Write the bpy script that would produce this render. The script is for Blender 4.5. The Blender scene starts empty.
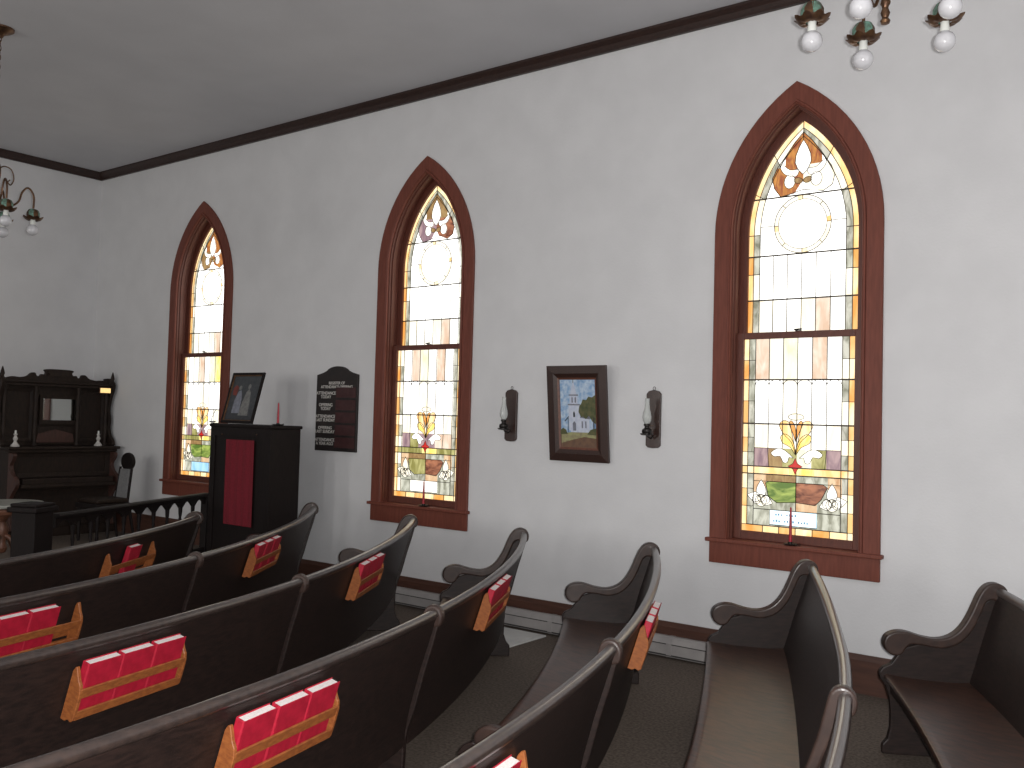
import bpy, bmesh, math, random
from mathutils import Vector, Matrix
random.seed(7)
PI = math.pi
S = bpy.context.scene
COL = S.collection

# ------------------------------------------------------------------ materials
def nodes(name):
    m = bpy.data.materials.new(name); m.use_nodes = True
    nt = m.node_tree; b = nt.nodes['Principled BSDF']
    return m, nt, b

def mat(name, c, rough=.5, c2=None, scale=20, stretch=(1, 1, 1), bump=0, bscale=None, metal=0, coat=0, spec=.5,
        detail=4, trans=0, lo=.35, hi=.65, croug=.15, emit=None, estr=0, alpha=1):
    m, nt, b = nodes(name)
    b.inputs['Base Color'].default_value = (*c, 1)
    b.inputs['Roughness'].default_value = rough
    b.inputs['Metallic'].default_value = metal
    b.inputs['Coat Weight'].default_value = coat
    b.inputs['Coat Roughness'].default_value = croug
    b.inputs['Specular IOR Level'].default_value = spec
    b.inputs['Transmission Weight'].default_value = trans
    tc = nt.nodes.new('ShaderNodeTexCoord'); mp = nt.nodes.new('ShaderNodeMapping')
    nt.links.new(tc.outputs['Object'], mp.inputs['Vector'])
    mp.inputs['Scale'].default_value = stretch
    if c2:
        n = nt.nodes.new('ShaderNodeTexNoise'); n.inputs['Scale'].default_value = scale
        n.inputs['Detail'].default_value = detail
        nt.links.new(mp.outputs['Vector'], n.inputs['Vector'])
        r = nt.nodes.new('ShaderNodeValToRGB')
        r.color_ramp.elements[0].position = lo; r.color_ramp.elements[1].position = hi
        r.color_ramp.elements[0].color = (*c, 1); r.color_ramp.elements[1].color = (*c2, 1)
        nt.links.new(n.outputs['Fac'], r.inputs['Fac'])
        nt.links.new(r.outputs['Color'], b.inputs['Base Color'])
    if bump:
        n2 = nt.nodes.new('ShaderNodeTexNoise'); n2.inputs['Scale'].default_value = bscale or scale
        n2.inputs['Detail'].default_value = 3
        nt.links.new(mp.outputs['Vector'], n2.inputs['Vector'])
        bp = nt.nodes.new('ShaderNodeBump'); bp.inputs['Strength'].default_value = bump
        bp.inputs['Distance'].default_value = .004
        nt.links.new(n2.outputs['Fac'], bp.inputs['Height'])
        nt.links.new(bp.outputs['Normal'], b.inputs['Normal'])
    if emit:
        b.inputs['Emission Color'].default_value = (*emit, 1); b.inputs['Emission Strength'].default_value = estr
    return m

def glass_mat(name, c1, c2, strength, scale=14, stretch=(1, 1, .35)):
    """opalescent art glass lit by the daylight behind it: streaky transmitted colour"""
    m, nt, b = nodes(name)
    b.inputs['Base Color'].default_value = (.05, .045, .04, 1); b.inputs['Roughness'].default_value = .35
    tc = nt.nodes.new('ShaderNodeTexCoord'); mp = nt.nodes.new('ShaderNodeMapping')
    mp.inputs['Scale'].default_value = stretch
    nt.links.new(tc.outputs['Object'], mp.inputs['Vector'])
    n = nt.nodes.new('ShaderNodeTexNoise'); n.inputs['Scale'].default_value = scale; n.inputs['Detail'].default_value = 3
    n.inputs['Distortion'].default_value = .8
    nt.links.new(mp.outputs['Vector'], n.inputs['Vector'])
    r = nt.nodes.new('ShaderNodeValToRGB')
    r.color_ramp.elements[0].position = .36; r.color_ramp.elements[1].position = .64
    r.color_ramp.elements[0].color = (*c1, 1); r.color_ramp.elements[1].color = (*c2, 1)
    nt.links.new(n.outputs['Fac'], r.inputs['Fac'])
    nt.links.new(r.outputs['Color'], b.inputs['Emission Color'])
    b.inputs['Emission Strength'].default_value = strength
    return m

M = {}
M['wall'] = mat('wall_paint', (.66, .66, .67), .85, (.70, .70, .71), 3, bump=.25, bscale=60, spec=.2)
M['ceiling'] = mat('ceiling_paint', (.54, .54, .56), .9, (.57, .57, .59), 2, bump=.2, bscale=40, spec=.2)
M['floor'] = mat('floor_boards', (.085, .065, .052), .8, (.15, .122, .102), 60, bump=.3, bscale=90, spec=.25)
M['crown'] = mat('crown_wood', (.020, .010, .008), .5, (.04, .018, .013), 30, (1, 1, 4))
M['trim'] = mat('window_trim_wood', (.185, .052, .033), .55, (.14, .039, .025), 12, (6, 6, .6), spec=.35, bump=.05)
M['jamb'] = mat('window_jamb_wood', (.125, .034, .020), .5, (.095, .026, .016), 12, (6, 6, .6), coat=.05)
M['base'] = mat('baseboard_wood', (.085, .035, .022), .55, (.06, .025, .017), 10, (.5, 1, 6))
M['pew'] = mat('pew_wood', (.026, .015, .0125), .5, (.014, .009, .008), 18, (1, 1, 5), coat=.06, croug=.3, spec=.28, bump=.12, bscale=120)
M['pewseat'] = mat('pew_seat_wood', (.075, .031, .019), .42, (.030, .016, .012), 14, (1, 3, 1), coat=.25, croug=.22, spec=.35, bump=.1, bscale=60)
M['rail'] = mat('pew_rail_wood', (.046, .031, .026), .32, (.028, .020, .018), 20, (2, 2, 2), coat=.5, croug=.2)
M['arm'] = mat('pew_arm_wood', (.048, .027, .021), .45, (.030, .018, .015), 24, coat=.15, croug=.25, spec=.35)
M['rack'] = mat('rack_wood', (.31, .10, .027), .55, (.22, .066, .020), 22, (2, 2, 5), coat=.05, spec=.3)
M['red'] = mat('hymnal_cloth', (.42, .008, .030), .6, (.33, .005, .022), 40, bump=.1)
M['page'] = mat('hymnal_pages', (.78, .72, .70), .8, (.62, .57, .55), 90, (1, 8, 1))
M['black'] = mat('dark_cabinet_wood', (.012, .008, .0075), .6, (.008, .0055, .0055), 15, (4, 4, 1), spec=.2)
M['clothred'] = mat('red_cloth', (.19, .007, .018), .9, (.14, .005, .014), 70, bump=.2)
M['organ'] = mat('organ_walnut', (.026, .016, .011), .6, (.016, .010, .008), 14, (3, 3, 1), spec=.25)
M['organred'] = mat('organ_side_wood', (.07, .027, .019), .6, (.045, .02, .015), 14, (3, 3, 1))
M['mirror'] = mat('mirror_glass', (.62, .64, .62), .05, metal=1)
M['iron'] = mat('black_iron', (.016, .014, .013), .4, (.03, .026, .024), 40, metal=.6)
M['brass'] = mat('aged_brass', (.16, .085, .042), .4, (.085, .045, .03), 30, metal=.75)
M['verdi'] = mat('verdigris_petals', (.18, .36, .28), .5, (.09, .12, .09), 45, metal=.3)
M['bulb'] = mat('milk_glass', (.60, .60, .625), .12, coat=.8, croug=.04)
M['neck'] = mat('candle_sleeve', (.70, .72, .68), .5)
M['frame'] = mat('picture_frame_wood', (.045, .020, .014), .4, (.025, .012, .010), 40, (2, 2, 5), coat=.3, bump=.3)
M['frame2'] = mat('picture_frame_inner', (.17, .065, .040), .4, (.11, .045, .03), 40, coat=.3)
M['metalgrey'] = mat('heater_enamel', (.36, .34, .33), .45, (.30, .285, .28), 8, spec=.4)
M['slot'] = mat('heater_slot', (.05, .045, .045), .7, (.03, .028, .028), 20)
M['whiteboard'] = mat('white_panel', (.62, .62, .60), .6, (.55, .55, .54), 6)
def clear_glass():
    m, nt, b = nodes('lamp_glass'); b.inputs['Base Color'].default_value = (.75, .78, .76, 1); b.inputs['Roughness'].default_value = .06
    b.inputs['Coat Weight'].default_value = 1; b.inputs['Alpha'].default_value = .38
    return m
M['clear'] = clear_glass()
M['wax'] = mat('red_wax', (.42, .010, .030), .35, (.34, .008, .024), 30)
M['white'] = mat('white_ceramic', (.60, .58, .55), .3, (.52, .50, .48), 20, coat=.4)
M['marble'] = mat('marble_top', (.42, .42, .38), .3, (.30, .31, .28), 8)
M['tableleg'] = mat('carved_table_wood', (.17, .07, .04), .45, (.08, .035, .022), 20)
M['board'] = mat('register_board_black', (.022, .015, .014), .55, (.014, .011, .011), 20)
M['maroon'] = mat('register_slot_maroon', (.055, .018, .018), .55, (.04, .013, .014), 20)
M['letter'] = mat('register_lettering', (.62, .60, .56), .6, (.54, .52, .49), 60)
M['plate'] = mat('brass_plate', (.95, .70, .25), .3, (.85, .6, .2), 30, emit=(1, .72, .30), estr=.9)  # emission added to the brass, standing in for reflected window light
M['uphol'] = mat('pale_upholstery', (.20, .20, .20), .8, (.16, .16, .165), 50)
M['wick'] = mat('wick_charred', (.02, .02, .02), .9, (.03, .03, .03), 50)
# painting colours
for k, c, c2 in (('p_sky', (.22, .38, .62), (.55, .66, .78)), ('p_white', (.62, .66, .76), (.50, .55, .68)), ('p_grey', (.16, .17, .21), (.22, .23, .28)),
              ('p_tree', (.055, .075, .030), (.13, .12, .05)), ('p_grass', (.36, .36, .17), (.26, .22, .13)), ('p_earth', (.18, .10, .06), (.13, .075, .05)),
              ('p_dark', (.02, .022, .028), (.035, .038, .045)), ('p_fig', (.20, .20, .19), (.12, .12, .12)), ('p_red', (.20, .03, .02), (.12, .02, .016)),
              ('p_night', (.028, .034, .040), (.05, .055, .06))):
    M[k] = mat('paint_' + k[2:], c, .5, c2, 30, coat=.1)
G = {}
def gl(k, c1, c2, s, **kw): G[k] = glass_mat('art_glass_' + k, c1, c2, s, **kw)
gl('white', (1, .98, .93), (1, .95, .82), 1.7)
gl('bright', (1, .99, .95), (1, .97, .90), 2.3)
gl('cream', (1, .90, .66), (1, .96, .85), 1.35)
gl('pink', (.80, .55, .38), (1, .84, .68), 1.1)
gl('palegreen', (.80, .80, .50), (1, .95, .78), 1.3)
gl('amber', (.95, .38, .07), (1, .66, .26), 1.15, scale=9)
gl('amberlight', (1, .58, .20), (1, .86, .55), 1.4, scale=9)
gl('grey', (.26, .26, .18), (.78, .76, .64), .95, scale=22)
gl('rust', (.42, .10, .035), (.85, .36, .07), .85, scale=30)
gl('brown', (.38, .20, .07), (.62, .40, .16), .8, scale=24)
gl('green', (.12, .22, .03), (.52, .64, .14), .95, scale=22, stretch=(.4, 1, 1))
gl('wine', (.16, .04, .02), (.62, .24, .12), .9, scale=22, stretch=(.4, 1, 1))
gl('olive', (.36, .33, .08), (.75, .70, .28), .85, scale=20)
gl('purple', (.33, .20, .24), (.62, .42, .42), .9, scale=20)
gl('slate', (.34, .34, .25), (.80, .80, .66), .95, scale=24)
gl('peach', (.70, .38, .18), (1, .72, .44), 1.0, scale=20)
gl('yellow', (1, .62, .10), (1, .85, .36), 1.5, scale=20)
gl('red', (.75, .01, .01), (.95, .03, .02), .8)
gl('plate', (.62, .86, 1), (.85, .97, 1), 1.5)
gl('plateblue', (.30, .62, 1), (.5, .8, 1), 1.2)
gl('ink', (.12, .32, .55), (.16, .40, .60), .8)
M['lead'] = mat('lead_came', (.045, .035, .025), .5, (.06, .045, .03), 40, metal=.3)

# ------------------------------------------------------------------ mesh building
class MB:
    def __init__(s): s.v = []; s.f = []; s.m = []; s.mats = []
    def mi(s, m):
        if m is None: m = s.mats[0] if s.mats else None
        if m not in s.mats: s.mats.append(m)
        return s.mats.index(m)
    def add(s, vs, fs, m):
        k = len(s.v); i = s.mi(m)
        s.v += [tuple(v) for v in vs]
        for f in fs: s.f.append(tuple(k + a for a in f)); s.m.append(i)
    def box(s, x0, x1, y0, y1, z0, z1, m, T=None):
        vs = [Vector((x, y, z)) for x in (x0, x1) for y in (y0, y1) for z in (z0, z1)]
        if T: vs = [T(v) for v in vs]
        s.add(vs, [(0, 1, 3, 2), (4, 6, 7, 5), (0, 4, 5, 1), (2, 3, 7, 6), (0, 2, 6, 4), (1, 5, 7, 3)], m)
    def prism(s, pts, a, b, fn, m):
        """pts: 2-D outline; fn(p,q,t) -> 3-D point, extruded t=a..b"""
        n = len(pts)
        vs = [fn(p, q, a) for p, q in pts] + [fn(p, q, b) for p, q in pts]
        fs = [tuple(range(n))[::-1], tuple(range(n, 2 * n))]
        fs += [(i, (i + 1) % n, n + (i + 1) % n, n + i) for i in range(n)]
        s.add(vs, fs, m)
    def tube(s, path, r, m, n=10, cap=True):
        path = [Vector(p) for p in path]; N = len(path)
        rr = r if isinstance(r, (list, tuple)) else [r] * N
        up = Vector((0, 0, 1)); prev = None; vs = []
        for i, p in enumerate(path):
            d = (path[min(i + 1, N - 1)] - path[max(i - 1, 0)])
            d = d.normalized() if d.length > 1e-9 else Vector((0, 0, 1))
            if prev is None:
                a = d.cross(up if abs(d.z) < .95 else Vector((1, 0, 0))).normalized()
            else:
                a = (prev - d * prev.dot(d)).normalized()
            prev = a; b = d.cross(a)
            for k in range(n):
                t = 2 * PI * k / n
                vs.append(p + (a * math.cos(t) + b * math.sin(t)) * rr[i])
        fs = [(i * n + k, i * n + (k + 1) % n, (i + 1) * n + (k + 1) % n, (i + 1) * n + k) for i in range(N - 1) for k in range(n)]
        if cap: fs += [tuple(range(n))[::-1], tuple(range((N - 1) * n, N * n))]
        s.add(vs, fs, m)
    def lathe(s, prof, m, c=(0, 0, 0), n=20, wave=0, wn=0):
        vs = []; N = len(prof)
        for r, z in prof:
            for k in range(n):
                t = 2 * PI * k / n
                rr = r * (1 + wave * math.cos(wn * t)) if wave else r
                vs.append((c[0] + rr * math.cos(t), c[1] + rr * math.sin(t), c[2] + z))
        fs = [(i * n + k, i * n + (k + 1) % n, (i + 1) * n + (k + 1) % n, (i + 1) * n + k) for i in range(N - 1) for k in range(n)]
        fs += [tuple(range(n))[::-1], tuple(range((N - 1) * n, N * n))]
        s.add(vs, fs, m)
    def sphere(s, c, r, m, n=20, k=12, sx=1, sz=1):
        prof = [(max(1e-4, r * sx * math.sin(PI * i / k)), -r * sz * math.cos(PI * i / k)) for i in range(k + 1)]
        s.lathe(prof, m, c, n)
    def poly(s, pts, m): s.add(pts, [tuple(range(len(pts)))], m)
    def obj(s, name, parent=None, smooth=False, bevel=0, seg=2, loc=None, fix=True):
        me = bpy.data.meshes.new(name); me.from_pydata(s.v, [], s.f)
        for m in s.mats: me.materials.append(m)
        me.polygons.foreach_set('material_index', s.m)
        me.update()
        if fix:
            bm = bmesh.new(); bm.from_mesh(me)
            bmesh.ops.recalc_face_normals(bm, faces=bm.faces); bm.to_mesh(me); bm.free()
        if smooth:
            me.polygons.foreach_set('use_smooth', [True] * len(me.polygons))
            try: me.set_sharp_from_angle(angle=math.radians(40))
            except Exception: pass
        o = bpy.data.objects.new(name, me); COL.objects.link(o)
        if parent: o.parent = parent
        if loc: o.location = loc
        if bevel:
            b = o.modifiers.new('bevel', 'BEVEL'); b.width = bevel; b.segments = seg; b.limit_method = 'ANGLE'
            b.angle_limit = math.radians(35)
        return o

def tag(o, label=None, cat=None, group=None, kind=None):
    if label: o['label'] = label
    if cat: o['category'] = cat
    if group: o['group'] = group
    if kind: o['kind'] = kind
    return o
def empty(name, loc=(0, 0, 0), rz=0):
    o = bpy.data.objects.new(name, None); COL.objects.link(o); o.location = loc; o.rotation_euler = (0, 0, rz)
    o.empty_display_size = .1
    return o
def copy_tree(o, parent=None):
    c = o.copy(); COL.objects.link(c); c.parent = parent
    for ch in list(o.children): copy_tree(ch, c)
    return c
def smooth_curve(pts, k=4, closed=False):
    """Catmull-Rom resample of 2-D/3-D points"""
    P = [Vector(p) for p in pts]; n = len(P); out = []
    rng = range(n if closed else n - 1)
    for i in rng:
        if closed: a, b, c, d = P[(i - 1) % n], P[i], P[(i + 1) % n], P[(i + 2) % n]
        else: a, b, c, d = P[max(i - 1, 0)], P[i], P[i + 1], P[min(i + 2, n - 1)]
        for j in range(k):
            t = j / k
            out.append(.5 * ((2 * b) + (-a + c) * t + (2 * a - 5 * b + 4 * c - d) * t * t + (-a + 3 * b - 3 * c + d) * t ** 3))
    if not closed: out.append(P[-1])
    return [tuple(p) for p in out]

# ------------------------------------------------------------------ room
YW, YO, XF, XB, ZC = 6.0, -6.0, -11.07, 3.6, 4.575
WC = [-8.87, -5.54, -2.208]                 # window centres along the wall
HW, ZS = .57, 2.975                         # trim half width, springing height
ZOPEN = .86
def arch(d, zlow, n=14):
    r = 2 * HW - d; t1 = math.acos(HW / r)
    L = [(HW - r * math.cos(t1 * i / n), ZS + r * math.sin(t1 * i / n)) for i in range(n + 1)]
    L[-1] = (0, L[-1][1])
    return [(-(HW - d), zlow)] + L + [(-x, z) for x, z in L[-2::-1]] + [((HW - d), zlow)]

mb = MB(); mb.box(XF, XB, YO, YW, -.1, 0, M['floor']); tag(mb.obj('floor'), kind='structure')
mb = MB(); mb.box(XF, XB, YO, YW, ZC, ZC + .1, M['ceiling']); tag(mb.obj('ceiling'), kind='structure')
def window_wall(name, y, outward):
    mb = MB(); w = M['wall']
    D = .12                                  # opening inset from the trim's outer edge
    xs = XF
    for c in WC:
        a = arch(D, ZOPEN)
        x0, x1 = c - (HW - D), c + (HW - D)
        mb.poly([(xs, y, 0), (x0, y, 0), (x0, y, ZC), (xs, y, ZC)], w)
        mb.poly([(x0, y, 0), (x1, y, 0), (x1, y, ZOPEN), (x0, y, ZOPEN)], w)
        ap = a[1:-1]
        for p, q in zip(ap, ap[1:]):
            mb.poly([(c + p[0], y, p[1]), (c + q[0], y, q[1]), (c + q[0], y, ZC), (c + p[0], y, ZC)], w)
        # reveal
        for p, q in zip(a, a[1:]):
            mb.poly([(c + p[0], y, p[1]), (c + q[0], y, q[1]), (c + q[0], y + outward * .22, q[1]), (c + p[0], y + outward * .22, p[1])], w)
        xs = x1
    mb.poly([(xs, y, 0), (XB, y, 0), (XB, y, ZC), (xs, y, ZC)], w)
    return tag(mb.obj(name, fix=False), kind='structure')
window_wall('wall_right', YW, 1)
window_wall('wall_left', YO, -1)
mb = MB(); mb.box(XF - .1, XF, YO, YW, 0, ZC, M['wall']); tag(mb.obj('wall_front'), kind='structure')
mb = MB(); mb.box(XB, XB + .1, YO, YW, 0, ZC, M['wall']); tag(mb.obj('wall_back'), kind='structure')
# crown mouldings
CP = [(0, 0), (.075, 0), (.075, -.018), (.062, -.03), (.045, -.045), (.03, -.07), (.03, -.088), (0, -.088)]
mb = MB(); mb.prism(CP, XF, XB, lambda p, q, t: (t, YW - p, ZC + q), M['crown']); tag(mb.obj('trim_1'), kind='structure')
mb = MB(); mb.prism(CP, YO, YW - .001, lambda p, q, t: (XF + p, t, ZC + q), M['crown']); tag(mb.obj('trim_2'), kind='structure')
# baseboards
BP = [(0, 0), (.022, 0), (.022, .205), (.014, .225), (.010, .24), (0, .24)]
mb = MB(); mb.prism(BP, -8.2, XB, lambda p, q, t: (t, YW - p, q), M['base']); tag(mb.obj('baseboard_right'), kind='structure')
mb = MB(); mb.prism(BP, XF + .022, -8.2, lambda p, q, t: (t, YW - p, q + .2), M['base'])
mb.prism(BP, YO, YW, lambda p, q, t: (XF + p, t, q + .2), M['base']); tag(mb.obj('baseboard_front'), kind='structure')
# chancel platform
mb = MB(); mb.prism([(XF, YW), (-8.2, YW), (-6.95, 3.6), (-6.75, 3.0), (-6.75, YO), (XF, YO)], 0, .2, lambda p, q, t: (p, q, t), M['floor'])
tag(mb.obj('platform'), kind='structure')

# ------------------------------------------------------------------ stained glass windows
GL = .192                                   # glass inset
GW = HW - GL
def strip(mb, pts, w, y, m, x0=0, closed=False):
    w = w * 1.3
    P = [Vector((p[0], p[1])) for p in pts]
    n = len(P); L = []; R_ = []
    for i in range(n):
        a = P[(i - 1) % n] if (closed or i > 0) else P[i]
        b = P[(i + 1) % n] if (closed or i < n - 1) else P[i]
        d = (b - a); d = d.normalized() if d.length > 1e-9 else Vector((1, 0)); nn = Vector((-d.y, d.x)) * w / 2
        L.append(P[i] + nn); R_.append(P[i] - nn)
    for i in range(n if closed else n - 1):
        j = (i + 1) % n
        q = [(x0 + v.x, y, v.y) for v in (L[i], L[j], R_[j], R_[i])]
        yy = y - SG * .0025
        q2 = [(v[0], yy, v[2]) for v in q]
        k = len(mb.v); mi = mb.mi(m)
        mb.v += q + q2
        for f in ((4, 5, 6, 7), (0, 1, 5, 4), (2, 3, 7, 6)): mb.f.append(tuple(k + a for a in f)); mb.m.append(mi)
SG = 1
def ell(cx, cz, rx, rz, n=18, a0=0, a1=2 * PI, rot=0):
    o = []
    for i in range(n + (0 if a1 - a0 > 6.2 else 1)):
        t = a0 + (a1 - a0) * i / n; x = rx * math.cos(t); z = rz * math.sin(t)
        o.append((cx + x * math.cos(rot) - z * math.sin(rot), cz + x * math.sin(rot) + z * math.cos(rot)))
    return o
def petal(cx, cz, L, w, ang, n=8):
    """pointed leaf from (cx,cz) along ang"""
    o = []
    for i in range(n + 1):
        t = i / n; o.append((t * L, w * math.sin(PI * t ** .75)))
    for i in range(n - 1, 0, -1):
        t = i / n; o.append((t * L, -w * math.sin(PI * t ** .75)))
    c, s_ = math.cos(ang), math.sin(ang)
    return [(cx + x * c - z * s_, cz + x * s_ + z * c) for x, z in o]
def clip_half(u): return max(-GW, min(GW, u))

def build_window(idx, xc, y, sg, pal):
    """sg=+1: window on the wall at +Y (room on -Y side)"""
    global SG; SG = sg
    root = empty('window_%d' % idx, (xc, y, 0)); tag(root, kind='structure')
    T = lambda p, q, t: (p, sg * t, q)
    # casing
    mb = MB()
    def ring(d0, d1, t0, t1, m, zlow=ZOPEN):
        a = arch(d0, zlow); b = arch(d1, zlow)
        n = len(a)
        for i in range(n - 1):
            A0, A1, B0, B1 = a[i], a[i + 1], b[i], b[i + 1]
            vs = [T(*A0, t0), T(*A1, t0), T(*B1, t0), T(*B0, t0), T(*A0, t1), T(*A1, t1), T(*B1, t1), T(*B0, t1)]
            k = len(mb.v); mi = mb.mi(m); mb.v += vs
            for f in ((4, 5, 6, 7), (0, 1, 5, 4), (2, 3, 7, 6), (0, 3, 2, 1)): mb.f.append(tuple(k + q for q in f)); mb.m.append(mi)
        for e in (0, n - 1):
            mb.poly([T(*a[e], t0), T(*b[e], t0), T(*b[e], t1), T(*a[e], t1)], m)
    ring(0, .105, 0, -.024, M['trim'])
    ring(.105, .120, 0, -.034, M['trim'])
    ring(.120, .128, .10, -.030, M['trim'])
    mb.obj('window_casing', root, bevel=.003, seg=1)
    mb = MB()
    ring(.120, .136, .17, -.005, M['jamb'])
    ring(.136, .146, .055, .02, M['jamb'])
    ring(.136, .146, .17, .115, M['jamb'])
    mb.obj('window_jamb', root)
    # sill and apron
    mb = MB()
    mb.box(-HW - .02, HW + .02, *sorted((sg * -.055, 0)), .845, .872, M['trim'])
    mb.box(-HW + .125, HW - .125, *sorted((0, sg * .17)), .845, .872, M['trim'])
    mb.obj('window_sill', root, bevel=.006)
    mb = MB(); mb.box(-HW, HW, *sorted((sg * -.024, 0)), .70, .8445, M['trim']); mb.obj('apron', root, bevel=.004)
    # lower sash
    mb = MB()
    yl0, yl1 = .06, .105
    for s_ in (-1, 1):
        xa, xb = sorted((s_ * (HW - .136), s_ * GW)); mb.box(xa, xb, *sorted((sg * yl0, sg * yl1)), .873, 2.29, M['jamb'])
    mb.box(-GW, GW, *sorted((sg * yl0, sg * yl1)), .873, .93, M['jamb'])
    mb.box(-GW, GW, *sorted((sg * yl0, sg * yl1)), 2.245, 2.29, M['jamb'])
    for px in (-.0, ): mb.box(px - .02, px + .02, *sorted((sg * (yl0 + .01), sg * (yl1 - .01))), 2.29, 2.297, M['iron'])
    mb.obj('lower_sash', root, bevel=.003)
    mb = MB()
    a = arch(.136, 2.25); b = arch(GL, 2.25)
    for i in range(len(a) - 1):
        vs = [T(*a[i], .11), T(*a[i + 1], .11), T(*b[i + 1], .11), T(*b[i], .11), T(*a[i], .15), T(*a[i + 1], .15), T(*b[i + 1], .15), T(*b[i], .15)]
        mb.add(vs, [(0, 1, 2, 3), (0, 4, 5, 1), (2, 6, 7, 3), (4, 7, 6, 5)], M['jamb'])
    mb.box(-GW, GW, *sorted((sg * .11, sg * .15)), 2.24, 2.275, M['jamb'])
    mb.obj('upper_sash', root)
    # sash lock and lifts
    mb = MB(); mb.tube([(-.02, sg * .055, 2.30), (.03, sg * .055, 2.303)], .006, M['iron'], 8); mb.obj('sash_lock', root)
    # ---- glass
    g = MB(); ld = MB()
    LY = [0]
    def P(pts, m, lay, y0): g.poly([(u, y0 - sg * lay * .0012, z) for u, z in pts], G[m])
    # upper
    yu = sg * .132; yl = sg * .085
    def aring(d0, d1, mats, lay, zlow, y0):
        a = arch(d0, zlow, 15); b = arch(d1, zlow, 15); n = len(a)
        # sides split in pieces
        zz = [zlow, 2.52, 2.70, 2.824, ZS]
        k = 0
        for s_ in (-1, 1):
            for z0, z1 in zip(zz, zz[1:]):
                x0, x1 = s_ * (HW - d0), s_ * (HW - d1)
                P([(x0, z0), (x1, z0), (x1, z1), (x0, z1)], mats[k % len(mats)], lay, y0)
                strip(ld, [(x0, z1), (x1, z1)], .004, y0 - sg * .008, M['lead']); k += 1
        A = a[1:-1]; B = b[1:-1]
        for i in range(len(A) - 1):
            j = i // 5
            P([A[i], A[i + 1], B[i + 1], B[i]], mats[(j * 2 + 1) % len(mats)], lay, y0)
            if i % 5 == 0 and i: strip(ld, [A[i], B[i]], .004, y0 - sg * .008, M['lead'])
    BD, BE = GL + .038, GL + .083
    P(arch(BE, 2.27), 'bright', 0, yu)
    aring(GL, BD, pal['border'], 0, 2.27, yu)
    aring(BD, BE, pal['inner'], 0, 2.27, yu)
    e = HW - BE
    cw = 2 * e / 6
    for i in range(6):
        P([(-e + cw * i, 2.27), (-e + cw * (i + 1), 2.27), (-e + cw * (i + 1), 2.518), (-e + cw * i, 2.518)], pal['cols0'][i], 1, yu)
    yL = yu - sg * .008
    for i in range(1, 6): strip(ld, [(-e + cw * i, 2.27), (-e + cw * i, 2.83)], .004, yL, M['lead'])
    for d in (BD, BE): strip(ld, arch(d, 2.27), .004, yL, M['lead'])
    for z in (2.518, 2.824, 3.225):
        hw_ = GW
        if z > ZS:
            r = 2 * HW - GL; hw_ = -(HW - math.sqrt(r * r - (z - ZS) ** 2))
        strip(ld, [(-hw_, z), (hw_, z)], .008, yL - sg * .001, M['lead'])
    # circle
    oc = ell(0, 3.026, .196, .198, 32); ic = ell(0, 3.026, .166, .168, 32)
    for i in range(32):
        j = (i + 1) % 32
        P([oc[i], oc[j], ic[j], ic[i]], 'cream' if i % 8 else 'amberlight', 2, yu)
    strip(ld, oc, .004, yL, M['lead'], closed=True); strip(ld, ic, .003, yL, M['lead'], closed=True)
    for i in range(0, 32, 4): strip(ld, [oc[i], ic[i]], .003, yL, M['lead'])
    strip(ld, [(-e, 3.03), (-.196, 3.03)], .004, yL, M['lead']); strip(ld, [(e, 3.03), (.196, 3.03)], .004, yL, M['lead'])
    # medallion behind the fleur: rust shield
    md = [(0, 3.655), (.06, 3.59), (.125, 3.50), (.19, 3.40), (.215, 3.335), (.20, 3.27), (.14, 3.235), (.0, 3.26), (-.10, 3.235), (-.155, 3.228), (-.20, 3.29), (-.215, 3.36), (-.18, 3.43), (-.125, 3.50), (-.06, 3.59)]
    P([(0, 3.655), (.06, 3.59), (.125, 3.50), (.13, 3.40), (0, 3.40), (-.13, 3.40), (-.125, 3.50), (-.06, 3.59)], pal['shield'][0], 2, yu)
    P([(-.13, 3.43), (0, 3.43), (0, 3.33), (-.06, 3.24), (-.155, 3.228), (-.20, 3.29), (-.215, 3.36), (-.18, 3.43)], pal['shield'][1], 3, yu)
    P([(.13, 3.43), (0, 3.43), (0, 3.33), (.03, 3.27), (.14, 3.235), (.20, 3.27), (.215, 3.335), (.18, 3.43)], pal['shield'][2], 3, yu)
    strip(ld, md, .0045, yL, M['lead'], closed=True)
    lv = [(0, 3.60), (.028, 3.555), (.05, 3.50), (.055, 3.45), (.035, 3.40), (.0, 3.365), (-.035, 3.40), (-.055, 3.45), (-.05, 3.50), (-.028, 3.555)]
    P(lv, 'white', 5, yu); strip(ld, lv, .004, yL - sg * .001, M['lead'], closed=True)
    for s_ in (-1, 1):
        wg = smooth_curve([(s_ * x, z) for x, z in ((.03, 3.40), (.09, 3.405), (.145, 3.45), (.155, 3.42), (.12, 3.375), (.05, 3.355))], 3, True)
        P(wg, 'white', 5, yu); strip(ld, wg, .003, yL - sg * .001, M['lead'], closed=True)
        cl_ = ell(s_ * .092, 3.325, .038, .048, 14)
        P(cl_, 'white', 5, yu); strip(ld, cl_, .003, yL - sg * .001, M['lead'], closed=True)
        kn = ell(s_ * .032, 3.325, .032, .02, 12, rot=s_ * .25)
        P(kn, 'brown', 5, yu); strip(ld, kn, .003, yL - sg * .001, M['lead'], closed=True)
    strip(ld, [(0, 3.60), (0, 3.72)], .004, yL, M['lead'])
    # lower
    yM = yl - sg * .008
    z0, z1 = .928, 2.247
    P([(-GW, z0), (GW, z0), (GW, z1), (-GW, z1)], 'white', 0, yl)
    bx, ix = GW - .038, GW - .083
    def rect(a, b, c, d, m, lay=1): P([(a, c), (b, c), (b, d), (a, d)], m, lay, yl)
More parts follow.
